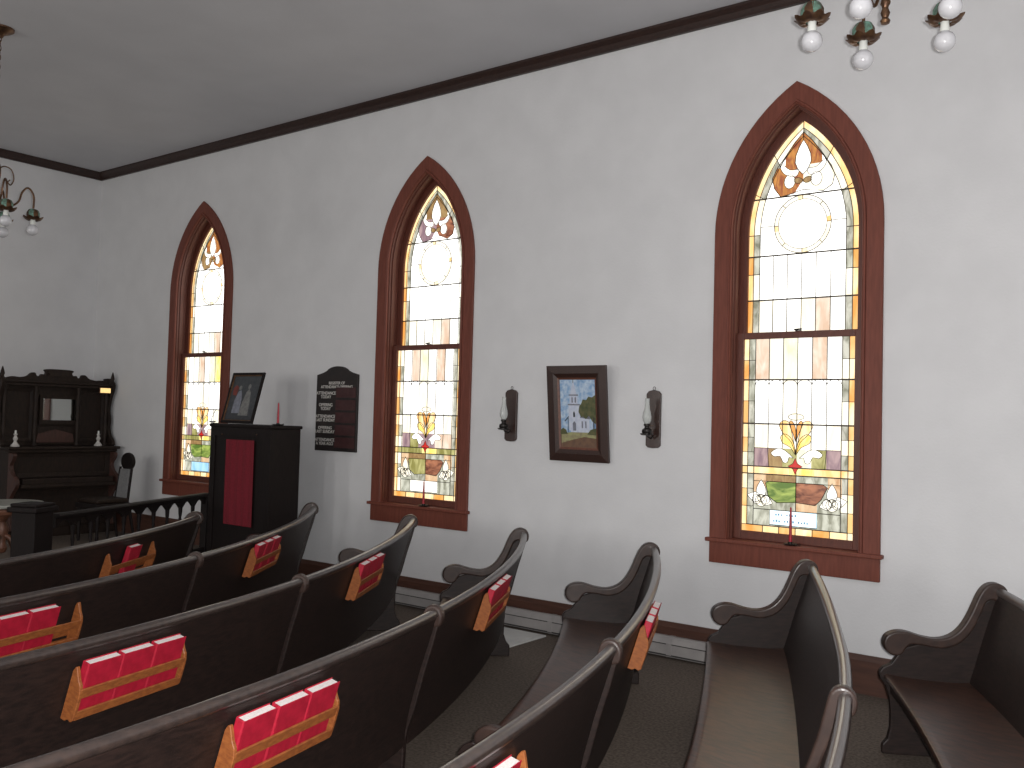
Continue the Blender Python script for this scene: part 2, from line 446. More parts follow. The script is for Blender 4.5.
    zb = [z0, .975, 1.10, 1.22, 1.323, 1.374, 1.47, 1.57, 1.665, 1.82, 1.965, 2.10, z1]
    for k_, (p, q) in enumerate(zip(zb, zb[1:])):
        for s_ in (-1, 1):
            rect(*sorted((s_ * GW, s_ * bx)), p, q, pal['border'][(k_ + (s_ > 0)) % len(pal['border'])])
            if k_ > 0: rect(*sorted((s_ * bx, s_ * ix)), p, q, pal['inner'][(k_ * 2 + (s_ > 0)) % len(pal['inner'])])
            strip(ld, [(s_ * GW, q), (s_ * ix, q)], .003, yM, M['lead'])
    for k_ in range(6):
        a = -bx + 2 * bx * k_ / 6; b = -bx + 2 * bx * (k_ + 1) / 6
        rect(a, b, z0, .975, pal['border'][k_ % 2]); strip(ld, [(b, z0), (b, .975)], .004, yM, M['lead'])
    cw = 2 * ix / 6
    for i in range(6):
        a, b = -ix + cw * i, -ix + cw * (i + 1)
        rect(a, b, 1.965, z1, pal['cols1'][i])
        rect(a, b, 1.665, 1.965, 'bright' if i in (0, 1, 4, 5) else ('white' if i != 2 else 'cream'))
        rect(a, b, 1.50, 1.665, pal['cols2'][i])
        rect(a, b, 1.374, 1.50, pal['cols3'][i])
        if i: strip(ld, [(a, 1.50), (a, z1)], .004, yM, M['lead'])
        # scalloped tops at the 1.965 bar
        strip(ld, ell((a + b) / 2, 1.925, cw / 2, .04, 8, 0, PI), .003, yM, M['lead'])
    strip(ld, [(-ix, 1.50), (-.11, 1.50)], .003, yM, M['lead']); strip(ld, [(ix, 1.50), (.11, 1.50)], .003, yM, M['lead'])
    strip(ld, [(-.20, 1.50), (-.19, 1.374)], .003, yM, M['lead']); strip(ld, [(.20, 1.50), (.19, 1.374)], .003, yM, M['lead'])
    rect(-bx, bx, 1.323, 1.374, pal['band'][0], 2); rect(-.05, .12, 1.323, 1.374, pal['band'][1], 3)
    rect(-ix, ix, .975, 1.323, 'slate', 1)
    # lower field patches
    rect(-.21, 0, 1.275, 1.323, 'brown', 2); rect(0, .21, 1.275, 1.323, 'slate', 2)
    rect(-.30, -.21, 1.20, 1.323, 'peach', 2); rect(.21, .30, 1.20, 1.323, 'peach', 2)
    lp = [(-.21, 1.265), (-.19, 1.275), (0, 1.275), (0, 1.145), (-.13, 1.135), (-.19, 1.175)]
    rp = [(.21, 1.255), (.18, 1.275), (0, 1.275), (0, 1.145), (.13, 1.135), (.17, 1.175)]
    P(lp, pal['patch'][0], 3, yl); P(rp, pal['patch'][1], 3, yl)
    strip(ld, lp, .004, yM, M['lead'], closed=True); strip(ld, rp, .004, yM, M['lead'], closed=True)
    rect(0, .14, 1.085, 1.14, 'peach', 2); rect(-.14, 0, 1.085, 1.14, 'slate', 2)
    rect(-.178, .143, .985, 1.085, pal['plate'], 3)
    strip(ld, [(-.178, .985), (.143, .985), (.143, 1.085), (-.178, 1.085)], .004, yM, M['lead'], closed=True)
    if pal['ink']:
        for r_, n_, ux in ((1.055, 9, -.14), (1.012, 14, -.155)):
            for q in range(n_):
                if q % 5 == 3: continue
                u0 = ux + q * .019; rect(u0, u0 + .010, r_ - .006, r_ + (.008 if q % 2 else .004), 'ink', 4)
    strip(ld, [(-bx, .975), (bx, .975)], .005, yM, M['lead'])
    strip(ld, [(-ix, 1.085), (-.178, 1.085)], .004, yM, M['lead']); strip(ld, [(ix, 1.085), (.143, 1.085)], .004, yM, M['lead'])
    strip(ld, [(0, 1.085), (0, 1.35)], .004, yM, M['lead'])
    strip(ld, [(-ix, 1.275), (ix, 1.275)], .003, yM, M['lead'])
    for d in (bx, ix):
        for s_ in (-1, 1): strip(ld, [(s_ * d, .975), (s_ * d, z1)], .004, yM, M['lead'])
    for z in (1.323, 1.374): strip(ld, [(-GW, z), (GW, z)], .006, yM - sg * .001, M['lead'])
    for z in (1.665, 1.965): strip(ld, [(-GW, z), (GW, z)], .008, yM - sg * .001, M['lead'])
    # lilies
    for s_ in (-1, 1):
        cx, cz = s_ * .24, 1.155
        for ang, L in ((PI / 2 * 1.0, .13), (PI / 2 - s_ * 1.35 + (0 if s_ > 0 else 0), .10), (PI / 2 + s_ * 1.9, .085)):
            pt = petal(cx, cz, L, .034, ang); P(pt, pal['lily'], 5, yl); strip(ld, pt, .003, yM - sg * .001, M['lead'], closed=True)
        for dx, dz, r_ in ((-.032, -.005, .030), (.032, -.005, .030), (0, -.012, .040), (0, .002, .024)):
            pt = ell(cx + dx, cz + dz, r_, r_ * 1.05, 12); P(pt, 'cream' if dx == 0 else pal['lily'], 6, yl); strip(ld, pt, .003, yM - sg * .001, M['lead'], closed=True)
    # palmette
    for s_, sh, m_ in ((-1, 0, 'amberlight'), (1, 0, 'amberlight'), (-1, 1, 'yellow'), (1, 1, 'yellow'), (-1, 2, 'amber'), (1, 2, 'amber')):
        q = (((.0, 1.46), (.03, 1.545), (.085, 1.60), (.115, 1.66), (.085, 1.69), (.045, 1.675), (.03, 1.62), (.015, 1.55)),
             ((.0, 1.46), (.035, 1.51), (.09, 1.54), (.105, 1.58), (.075, 1.60), (.035, 1.575), (.012, 1.53)),
             ((.0, 1.55), (.018, 1.60), (.045, 1.665), (.035, 1.69), (.012, 1.665), (.001, 1.62)))[sh]
        pt = smooth_curve([(-.005 + s_ * a_, b_) for a_, b_ in q], 3, True); P(pt, m_, 5, yl); strip(ld, pt, .003, yM - sg * .001, M['lead'], closed=True)
    for s_ in (-1, 1):
        pt = smooth_curve([(s_ * x, z) for x, z in ((.02, 1.44), (.08, 1.49), (.13, 1.50), (.175, 1.47), (.15, 1.445), (.11, 1.45), (.09, 1.41), (.06, 1.41), (.05, 1.445))], 2, True)
        P(pt, 'white', 6, yl); strip(ld, pt, .003, yM - sg * .001, M['lead'], closed=True)
    cp = ell(-.005, 1.715, .055, .022, 12); P(cp, 'cream', 6, yl); strip(ld, cp, .003, yM - sg * .001, M['lead'], closed=True)
    st = []
    for i in range(8):
        t = i * PI / 4; r_ = .05 if i % 2 == 0 else .023; st.append((-.006 + r_ * math.cos(t), 1.385 + r_ * 1.1 * math.sin(t)))
    P(st, 'red', 8, yl); strip(ld, st, .003, yM - sg * .003, M['lead'], closed=True)
    g.obj('stained_glass', root, fix=False); ld.obj('lead_came', root)
    return root
PAL3 = dict(border=['amber', 'amberlight'], inner=['grey', 'cream', 'slate', 'grey'], cols0=['cream', 'white', 'white', 'cream', 'pink', 'white'],
            shield=('rust', 'rust', 'cream'), cols1=['pink', 'cream', 'palegreen', 'white', 'pink', 'white'], cols2=['cream', 'white', 'cream', 'cream', 'white', 'cream'],
            cols3=['purple', 'brown', 'olive', 'palegreen', 'olive', 'purple'], band=('amberlight', 'yellow'), patch=('green', 'wine'), plate='plate', ink=True, lily='white')
PAL2 = dict(PAL3, inner=['slate', 'grey', 'cream', 'grey'], shield=('brown', 'purple', 'wine'), patch=('olive', 'wine'), plate='white', ink=False, lily='cream', band=('olive', 'yellow'),
            cols1=['white', 'pink', 'palegreen', 'white', 'pink', 'white'], cols3=['purple', 'olive', 'purple', 'purple', 'pink', 'pink'])
PAL1 = dict(PAL2, patch=('green', 'green'), plate='plateblue', shield=('rust', 'brown', 'rust'), cols1=['white', 'cream', 'pink', 'white', 'palegreen', 'yellow'])
for i, (c, p) in enumerate(zip(WC, (PAL1, PAL2, PAL3))): build_window(i + 1, c, YW, 1, p)
for i, (c, p) in enumerate(zip(WC, (PAL3, PAL1, PAL2))): build_window(i + 4, c, YO, -1, p)  # unseen windows on the opposite wall, invented to fill the room with light

# ------------------------------------------------------------------ pews
PC = Vector((-10.4, 0, 0))                  # common centre of the curved rows
RR = {1: 5.89, 2: 6.68, 3: 7.50, 4: 8.34, 5: 9.135, 6: 9.91, 7: 10.82}
FL = {1: .07, 2: .12, 3: .075, 4: .03, 5: .06, 6: .135, 7: .04}      # the rows open out slightly towards the wall
FLARE = [0, 5.22]
def pol(r, th, z):
    y = r * math.sin(th); u = (y - FLARE[1] + 1.7) / 1.7
    if FLARE[0] and u > 0: r = r + FLARE[0] * min(1, u) ** 2
    return Vector((PC.x + r * math.cos(th), PC.y + r * math.sin(th), z))
ARM = smooth_curve([(.060, .800), (.070, .835), (.055, .872), (.015, .890), (-.030, .878), (-.062, .840), (-.085, .790), (-.112, .725), (-.150, .660),
       (-.200, .615), (-.265, .595), (-.340, .603), (-.410, .622), (-.465, .622), (-.510, .600), (-.526, .560), (-.512, .520), (-.475, .499), (-.437, .508),
       (-.420, .535), (-.392, .560), (-.330, .558), (-.255, .548), (-.185, .565), (-.130, .607), (-.090, .665), (-.060, .730), (-.035, .790), (.0, .805), (.03, .79)], 3, True)
PANEL = [(.050, .80), (.030, .72), (-.005, .60), (-.040, .46), (-.070, .37), (-.085, .29), (-.088, .15), (-.070, .10), (-.045, .07), (-.045, 0), (-.525, 0), (-.525, .045), (-.500, .075),
         (-.487, .13), (-.485, .20), (-.492, .28), (-.512, .345), (-.538, .375), (-.542, .41), (-.525, .435), (-.485, .455), (-.455, .50), (-.42, .54), (-.33, .57), (-.25, .56), (-.18, .58), (-.12, .63), (-.075, .70), (-.045, .78), (-.0, .82)]
ARM2 = smooth_curve([(.058, .800), (.068, .838), (.052, .872), (.02, .882), (-.010, .862), (-.028, .80), (-.048, .72), (-.083, .62), (-.125, .55), (-.19, .505), (-.27, .495), (-.35, .508), (-.41, .520), (-.455, .510),
        (-.480, .475), (-.465, .437), (-.425, .430), (-.39, .445), (-.365, .464), (-.30, .455), (-.22, .452), (-.15, .475), (-.09, .535), (-.045, .62), (-.012, .70), (.012, .77), (.03, .79)], 3, True)
PANEL2 = [p for p in PANEL[:21]] + [(-.46, .445), (-.42, .46), (-.33, .47), (-.25, .465), (-.18, .475), (-.11, .53), (-.065, .62), (-.035, .72), (-.01, .80)]
panel2_mb = MB(); panel2_mb.prism(PANEL2, -.016, .016, lambda p, q, t: (p, t, q), M['pew'])
arm2_mb = MB(); arm2_mb.prism([(p[0], p[1]) for p in ARM2], -.021, .021, lambda p, q, t: (p, t, q), M['arm'])
panel_mb = MB(); panel_mb.prism(PANEL, -.019, .019, lambda p, q, t: (p, t, q), M['pew'])
arm_mb = MB(); arm_mb.prism([(p[0], p[1]) for p in ARM], -.034, .034, lambda p, q, t: (p, t, q), M['arm'])
_tmp = {}
def end_panel(root, r, th, mid=False):
    """panel standing radially at angle th; the armrest scroll is its own sub-part"""
    kp, ka = ('p2', 'a2') if mid else ('p', 'a')
    if kp not in _tmp:
        p = (panel2_mb if mid else panel_mb).obj('divider_panel' if mid else 'end_panel', root, bevel=.006)
        a = (arm2_mb if mid else arm_mb).obj('armrest', p, smooth=False, bevel=.010, seg=3); _tmp[kp] = p; _tmp[ka] = a
    else:
        p = _tmp[kp].copy(); COL.objects.link(p); p.parent = root
        a = _tmp[ka].copy(); COL.objects.link(a); a.parent = p
    w = pol(r, th, 0); p.location = w - root.location; p.rotation_euler = (0, 0, th)
    return p
def sweep(prof, r, t0, t1, root, name, m, bevel=0, smooth=True):
    n = max(6, int((t1 - t0) * r / .09)); mb = MB(); k = len(prof); vs = []
    for i in range(n + 1):
        th = t0 + (t1 - t0) * i / n
        for p, q in prof: vs.append(pol(r + p, th, q) - root.location)
    fs = [(i * k + j, i * k + (j + 1) % k, (i + 1) * k + (j + 1) % k, (i + 1) * k + j) for i in range(n) for j in range(k)]
    fs += [tuple(range(k))[::-1], tuple(range(n * k, n * k + k))]
    mb.add(vs, fs, m)
    return mb.obj(name, root, smooth=smooth)
BACK = [(-.080, .30), (-.080, .36), (-.062, .46), (-.026, .60), (.010, .72), (.044, .832), (.020, .832), (-.012, .72), (-.048, .60), (-.084, .46), (-.107, .38), (-.107, .30)]
RAIL = [(.030 + .029 * math.cos(a), .845 + .026 * math.sin(a)) for a in [PI * 2 * i / 14 for i in range(14)]]
RAIL = [(.012, .834), (.011, .848), (.016, .860), (.026, .866), (.038, .866), (.048, .860), (.053, .848), (.050, .836), (.042, .828), (.022, .826)]
SEAT = [(-.092, .383), (-.20, .378), (-.36, .386), (-.47, .399), (-.498, .403), (-.508, .398), (-.512, .388), (-.505, .376), (-.47, .371), (-.092, .354)]
APRON = [(-.480, .374), (-.460, .374), (-.460, .31), (-.480, .31)]

W0 = .245
def make_rack():
    """hymn-book rack in its own frame: x along the pew, y outward from the back, z up"""
    W = W0; mb = MB()
    side = [(0, -.012), (.020, -.012), (.030, -.002), (.046, -.006), (.054, .004), (.056, .05), (.055, .10), (.048, .125), (.034, .142), (.024, .162), (.014, .180), (.006, .176), (0, .160)]
    for s_ in (-1, 1):
        mb.prism(side, s_ * W - .007, s_ * W + .007, lambda p, q, t: (t, p, q), M['rack'])
    mb.box(-W, W, .0, .048, -.004, .006, M['rack'])
    mb.box(-W, W, .047, .055, .0, .032, M['rack'])
    mb.box(-W, W, .046, .054, .078, .112, M['rack'])
    mb.box(-W, W, .0, .006, .02, .05, M['rack'])
    return mb
rack_mb = make_rack()
TILT = math.radians(-16.5)
def rack_matrix(r, s, dz=0):
    """s = arc distance along the row"""
    th = s / r; w = pol(r - .022 + dz * .3, th, .612 + dz)
    # local x = along the row (increasing s), local y = outward, z up, tilted with the back
    ey = Vector((math.cos(th), math.sin(th), 0)); ex = Vector((-math.sin(th), math.cos(th), 0)); ez = Vector((0, 0, 1))
    t = TILT; ez2 = ez * math.cos(t) - ey * math.sin(t); ey2 = ey * math.cos(t) + ez * math.sin(t)
    m = Matrix((ex, ey2, ez2)).transposed().to_4x4(); m.translation = w
    return m
# hymnal prototype: covers, spine and page block; local frame x width, y thickness, z height
def make_book():
    root_mb = MB(); w, d, h = .146, .033, .190
    root_mb.box(-w / 2, w / 2, 0, .003, 0, h, M['red']); root_mb.box(-w / 2, w / 2, d - .003, d, 0, h, M['red'])
    root_mb.prism([(-w / 2 - .004, .004), (-w / 2 - .004, d - .004), (-w / 2, d), (-w / 2 + .003, d), (-w / 2 + .003, 0), (-w / 2, 0)], 0, h, lambda p, q, t: (p, q, t), M['red'])
    o = root_mb.obj('hymnal', bevel=.0012, seg=1)
    pm = MB(); pm.box(-w / 2 + .003, w / 2 - .004, .003, d - .003, .003, h - .004, M['page']); pm.obj('page_block', o)
    return o
book_proto = None
ORD = {1: 'first', 2: 'second', 3: 'third', 4: 'fourth', 5: 'fifth', 6: 'sixth', 7: 'seventh'}
rack_proto = None
JYS = {1: 2.9, 2: 3.00, 3: 2.945, 4: 2.86, 5: 2.86, 6: 2.83, 7: 2.9}; AY = .40
RKL = 1.90; RKR = 3.90
BP3 = [-.155, 0, .155]
RACKS = {1: [(3.39, [.0])], 2: [(1.95, [.04, -.115]), (4.07, BP3)], 3: [(1.885, BP3), (3.96, BP3)],
         4: [(1.865, BP3), (3.85, BP3)], 5: [(1.76, [.09]), (3.73, BP3)], 6: [], 7: []}
PEWLAB = {1: 'dark curved pew nearest the altar rail, its end stopping short of the wall', 2: 'dark curved pew second from the altar, its end beside the tall dark cabinet',
          3: 'third dark curved pew from the altar, end below the middle window', 4: 'fourth dark curved pew from the altar, its scroll arm beside the white floor panel',
          5: 'fifth dark curved pew, its scroll arm below the right wall lamp', 6: 'dark curved pew whose glossy seat faces the right window, scroll arm under its sill',
          7: 'rightmost dark curved pew, cut off by the right edge of the photo'}
for r_i in range(1, 8):
    r = RR[r_i]; ye = 5.22 if r_i > 1 else 4.10
    JY = JYS[r_i]
    te = math.asin(ye / r); tj = math.asin(JY / r); ta = math.asin(AY / r)
    FLARE[0] = FL[r_i]; FLARE[1] = ye
    root = empty('church_pew', pol(r - .25, tj, 0)); tag(root, PEWLAB[r_i], 'pew', 'curved pews')
    segs = [(ta, tj), (tj, te)] if r_i > 1 else [(ta, te)]
    for t in ([ta, tj, te] if r_i > 1 else [ta, te]): end_panel(root, r, t, t == tj and r_i > 1)
    for a, b in segs:
        e = .017 / r
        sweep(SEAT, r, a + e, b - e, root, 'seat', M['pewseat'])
        sweep(BACK, r, a + e, b - e, root, 'backrest', M['pew'])
        sweep(RAIL, r, a + e, b - e, root, 'top_rail', M['rail'])
        sweep(APRON, r, a + e, b - e, root, 'seat_apron', M['pew'], smooth=False)
    for ri, (s, books) in enumerate(RACKS[r_i]):
        mm = rack_matrix(r, s, .032 if s > 3.6 else 0); sc = 1.18 if r_i == 1 else (1.08 if (r_i == 2 and s > 3) else 1)
        if rack_proto is None:
            rk = rack_mb.obj('book_rack', root, bevel=.002, seg=1); rack_proto = rk
            rk['label'] = 'orange-brown hymnal rack'
        else:
            rk = rack_proto.copy(); COL.objects.link(rk); rk.parent = root
        rk.matrix_local = Matrix.Translation(-root.location) @ mm @ Matrix.Diagonal((sc, 1, 1, 1))
        for bi, off in enumerate(books):
            if book_proto is None: book_proto = make_book(); bk = book_proto
            else: bk = copy_tree(book_proto)
            jit = random.uniform(-.05, .05)
            bk.matrix_world = mm @ Matrix.Translation((off * sc, .0085 + random.uniform(0, .002), .0068)) @ Matrix.Rotation(jit * .1, 4, 'Z')
            wherer = 'near the aisle side' if (s < 3 ) else 'near the window wall'
            if r_i == 1: lab = 'lone red hymnal standing in the rack of the pew nearest the altar'
            elif len(books) == 1: lab = 'red hymnal in the half-hidden rack at the bottom edge, fifth pew'
            else:
                posn = {3: ('left', 'middle', 'right'), 2: ('right', 'left')}[len(books)][bi]
                lab = '%s hymnal in the rack of the %s pew, %s' % (posn + ' red', ORD[r_i], wherer)
            tag(bk, lab, 'book', 'red hymnals in the pew racks')

# ------------------------------------------------------------------ heater, floor panel
t = empty('baseboard_heater', (-4.1, 5.94, 0)); tag(t, 'long grey metal baseboard heater running along the floor below the windows', 'heater')
HP = [(0, .012), (.062, .012), (.070, .03), (.070, .105), (.052, .135), (.030, .148), (0, .148)]
x0, x1 = -6.1, -2.0
mb = MB(); mb.prism(HP, x0 + 4.1, x1 + 4.1, lambda p, q, s_: (s_, .038 - p, q), M['metalgrey']); mb.obj('cover', t)
mb = MB(); mb.box(x0 + 4.1 + .02, x1 + 4.1 - .02, -.0335, -.030, .020, .030, M['slot'])
mb.box(x0 + 4.1 + .02, x1 + 4.1 - .02, -.0335, -.030, .098, .104, M['slot']); mb.obj('air_slot', t)
for k in range(5):
    xx = x0 + 4.1 + .02 + k * (x1 - x0 - .04) / 4
    mb = MB(); mb.prism([(p * 1.06, q * 1.02 if q > .1 else q) for p, q in HP], xx - .02, xx + .02, lambda p, q, s_: (s_, .038 - p, q), M['metalgrey']); mb.obj('joint_cover', t)
for xx in (x0 + 4.14, x1 + 4.06):
    mb = MB(); mb.box(xx - .02, xx + .02, -.02, .02, 0, .013, M['slot']); mb.obj('foot', t)
mb = MB(); mb.box(-.33, .33, -.32, .32, 0, .012, M['whiteboard']); mb.box(-.28, .28, -.27, .27, .012, .015, M['whiteboard'])
o = mb.obj('floor_panel', loc=(-4.37, 5.53, 0.0005), bevel=.002); tag(o, 'white rectangular panel lying on the floor behind the fourth pew end', 'panel')

# ------------------------------------------------------------------ window candles
def candle(name, loc, h, label, group, holder_r=.045):
    t = empty(name, loc); tag(t, label, 'candle', group)
    mb = MB(); mb.lathe([(.002, .006), (.0105, .006), (.009, h * .6), (.006, h), (.001, h + .004)], M['wax'], n=12); mb.obj('taper', t, smooth=True)
    mb = MB(); mb.lathe([(.002, 0), (holder_r * .7, 0), (holder_r, .010), (holder_r * .96, .013), (.014, .005), (.014, .024), (.0105, .024), (.0105, .007), (.002, .007)], M['iron'], n=20)
    mb.tube([(holder_r * .9, 0, .008), (holder_r + .02, 0, .018), (holder_r + .022, 0, .004), (holder_r * .9, 0, .004)], .003, M['iron'], 6); mb.obj('holder', t, smooth=True)
    mb = MB(); mb.tube([(0, 0, h), (.001, 0, h + .012)], .0012, M['wick'], 6); mb.obj('wick', t)
    return t
candle('taper_candle', (-2.20, 5.968, .873), .245, 'red taper candle in a dark holder on the sill of the right window', 'window sill candles')
candle('taper_candle', (-5.45, 5.968, .873), .215, 'red taper candle on the sill of the middle window', 'window sill candles')

# ------------------------------------------------------------------ wall lamps
def wall_lamp(x, z0, label):
    t = empty('oil_lamp_sconce', (x, 5.998, z0)); tag(t, label, 'wall lamp', 'oil lamp sconces on the window wall')
    hw, h = .058, .425
    out = [(-hw, .02), (-hw * .7, .004), (0, 0), (hw * .7, .004), (hw, .02), (hw, h - .03), (hw * .7, h - .01), (0, h), (-hw * .7, h - .01), (-hw, h - .03)]
    mb = MB(); mb.prism(out, 0, -.022, lambda p, q, s_: (p, s_, q), M['frame']); mb.obj('backboard', t, bevel=.004)
    mb = MB(); mb.tube([(.010 * math.cos(a), -.010, h + .010 + .012 * math.sin(a)) for a in [2 * PI * i / 14 for i in range(15)]], .002, M['iron'], 6); mb.obj('hanging_ring', t)
    mb = MB(); mb.tube([(0, -.02, .09), (0, -.05, .07), (0, -.095, .085), (0, -.11, .10)], .006, M['iron'], 8)
    mb.lathe([(.004, -.004), (.040, 0), (.047, .006), (.047, .012), (.04, .006), (.004, .004)], M['iron'], (0, -.11, .095), 20); mb.obj('bracket', t, smooth=True)
    mb = MB(); mb.lathe([(.006, .0), (.028, .002), (.036, .016), (.034, .034), (.018, .046), (.016, .056), (.022, .062), (.022, .074), (.014, .078)], M['iron'], (0, -.11, .101), 20)
    mb.tube([(.015, -.11, .165), (.042, -.11, .165)], .0025, M['brass'], 6); mb.lathe([(.001, -.001), (.009, -.001), (.009, .001), (.001, .001)], M['brass'], (.045, -.11, .165), 10); mb.obj('font', t, smooth=True)
    pr = [(.020, .0), (.030, .02), (.034, .045), (.029, .075), (.020, .11), (.0165, .14), (.016, .175), (.0175, .18)]
    n = 20; mb = MB()
    full = pr + [(r_ - .0016, z) for r_, z in pr[::-1]]
    vs = []; 
    for r_, z in full:
        for k in range(n): a = 2 * PI * k / n; vs.append((r_ * math.cos(a), -.11 + r_ * math.sin(a), .178 + z))
    N = len(full)
    mb.add(vs, [(i * n + k, i * n + (k + 1) % n, ((i + 1) % N) * n + (k + 1) % n, ((i + 1) % N) * n + k) for i in range(N) for k in range(n)], M['clear'])
    mb.obj('glass_chimney', t, smooth=True)
    return t
wall_lamp(-4.535, 1.468, 'oil lamp on a dark wooden backboard left of the church painting')
wall_lamp(-3.235, 1.466, 'oil lamp on a dark wooden backboard right of the church painting')

# ------------------------------------------------------------------ framed church painting
def frame_part(mb, w0, h0, w1, h1, ya, yb, m):
    """mitred ring, outer half sizes w0,h0 at depth ya, inner w1,h1 at depth yb"""
    o = [(-w0, -h0), (w0, -h0), (w0, h0), (-w0, h0)]; i = [(-w1, -h1), (w1, -h1), (w1, h1), (-w1, h1)]
    vs = [(x, 0, z) for x, z in o] + [(x, ya, z) for x, z in o] + [(x, yb, z) for x, z in i] + [(x, 0, z) for x, z in i]
    fs = []
    for k in range(4):
        j = (k + 1) % 4
        fs += [(k, j, 4 + j, 4 + k), (4 + k, 4 + j, 8 + j, 8 + k), (8 + k, 8 + j, 12 + j, 12 + k), (12 + k, 12 + j, j, k)]
    mb.add(vs, fs, m)
w, h = .268, .368
t = empty('framed_painting', (-3.86, 5.985, 1.340)); t.rotation_euler = (math.radians(6.0), 0, 0)
tag(t, 'framed painting of a white steepled church, hung between the two oil lamps', 'painting')
t.rotation_euler = (math.radians(6.0), 0, math.radians(0))
mb = MB(); frame_part(mb, w, h, w - .060, h - .060, -.022, -.030, M['frame']); frame_part(mb, w - .060, h - .060, w - .092, h - .092, -.027, -.014, M['frame']); frame_part(mb, w - .092, h - .092, w - .108, h - .108, -.018, -.010, M['frame2'])
o = mb.obj('frame', t, loc=(0, 0, h))
pw, ph = w - .106, h - .106
mb = MB()
lay = [0]
def pp(pts, m):
    lay[0] += 1; mb.poly([(u * pw, -.004 - lay[0] * .0004, z * ph) for u, z in pts], M[m])
pp([(-1, -1), (1, -1), (1, 1), (-1, 1)], 'p_sky')
pp([(-1, -1), (1, -1), (1, -.55), (.1, -.5), (-1, -.6)], 'p_grass'); pp([(-1, -1), (1, -1), (1, -.72), (.3, -.68), (-.4, -.78), (-1, -.88)], 'p_earth')
pp([(-.42, -.55), (.62, -.55), (.62, -.12), (.28, .0), (.1, -.12), (-.42, -.2)], 'p_white')           # nave
pp([(.08, -.12), (.28, .03), (.95, -.02), (.95, -.1), (.62, -.16)], 'p_grey')
pp([(-.52, -.5), (.10, -.5), (.10, .24), (-.52, .24)], 'p_white')                                       # tower
pp([(-.56, .24), (.12, .24), (.12, .28), (-.56, .28)], 'p_grey')
pp([(-.44, .28), (-.0, .28), (-.0, .52), (-.44, .52)], 'p_white'); pp([(-.48, .52), (.04, .52), (.04, .56), (-.48, .56)], 'p_grey')
for u in (-.34, -.16): pp([(u, .32), (u + .08, .32), (u + .08, .46), (u + .04, .5), (u, .46)], 'p_grey')
pp([(-.40, .56), (-.04, .56), (-.22, .98)], 'p_white'); pp([(-.235, .9), (-.205, .9), (-.205, 1), (-.235, 1)], 'p_dark')
pp([(-.30, -.5), (-.12, -.5), (-.12, -.28), (-.21, -.22), (-.30, -.28)], 'p_grey'); pp([(-.26, -.1), (-.16, -.1), (-.16, .02), (-.21, .07), (-.26, .02)], 'p_dark')
for u in (.2, .4): pp([(u, -.42), (u + .07, -.42), (u + .07, -.22), (u, -.22)], 'p_grey')
tr = [(.18, -.1), (.05, .05), (.1, .22), (.22, .3), (.3, .42), (.5, .4), (.62, .5), (.82, .48), (1, .55), (1, -.3), (.8, -.22), (.62, -.05), (.45, -.16), (.3, -.08)]
pp(tr, 'p_tree'); pp([(.84, -.5), (.9, -.5), (.92, -.1), (.86, -.1)], 'p_dark')
pp([(-1, -.62), (-.6, -.6), (-.68, -.48), (-.85, -.42), (-1, -.5)], 'p_tree'); pp([(.5, -.6), (1, -.62), (1, -.42), (.7, -.46)], 'p_tree')
pp([(-.58, -.55), (-.55, -.55), (-.52, -.1), (-.55, -.1)], 'p_dark'); pp([(-.72, -.24), (-.5, -.1), (-.5, -.07), (-.74, -.21)], 'p_dark')
mb.obj('canvas', t, loc=(0, 0, h), fix=False)

# ------------------------------------------------------------------ attendance register board
t = empty('attendance_board', (-6.61, 5.998, 1.30)); tag(t, 'black attendance register board with arched top and white lettering on the wall', 'notice board')
out = [(-.284, 0), (.284, 0), (.284, .725), (.20, .745)] + [(.155 * math.cos(a), .745 + .062 * math.sin(a)) for a in [PI * i / 10 for i in range(1, 10)]] + [(-.20, .745), (-.284, .725)]
mb = MB(); mb.prism(out, 0, -.022, lambda p, q, s_: (p, s_, q), M['board']); mb.obj('board', t, bevel=.004)
mb = MB()
for k in range(5):
    z = .035 + k * .118
    mb.box(-.005, .265, -.026, -.0215, z, z + .098, M['maroon'])
    mb.box(-.008, .268, -.030, -.0215, z - .006, z, M['board'])
mb.obj('number_rail', t)
lines = [('REGISTER OF', 0, .690, .034), ('ATTENDANCE-OFFERING', 0, .652, .034), ('ATTENDANCE', -.145, .588, .037), ('TODAY', -.145, .550, .037), ('OFFERING', -.145, .470, .037), ('TODAY', -.145, .432, .037),
         ('ATTENDANCE', -.145, .355, .037), ('LAST SUNDAY', -.145, .317, .037), ('OFFERING', -.145, .240, .037), ('LAST SUNDAY', -.145, .202, .037), ('ATTENDANCE', -.145, .120, .037), ('A YEAR AGO', -.145, .082, .037)]
for s_, x, z, sz in lines:
    allv = []; allf = []; z = z - .022 - .035 * z / .7
    cu = bpy.data.curves.new('lettering', 'FONT'); cu.body = s_; cu.size = sz * 1.12; cu.align_x = 'CENTER'; cu.extrude = .0006; cu.offset = .0006
    to = bpy.data.objects.new('lettering', cu); COL.objects.link(to)
    me = to.to_mesh(); W = max((v.co.x for v in me.vertices), default=.1)
    lim = .135 if x else .24
    k = min(1, lim / W) if W else 1
    b0 = len(allv)
    allv += [(x + v.co.x * k, -.0225 - v.co.z - .0006, z + v.co.y) for v in me.vertices]; allf += [tuple(b0 + i for i in p.vertices) for p in me.polygons]
    to.to_mesh_clear(); bpy.data.objects.remove(to); bpy.data.curves.remove(cu)
    mb = MB(); mb.add(allv, allf, M['letter']); mb.obj('lettering', t, fix=False)

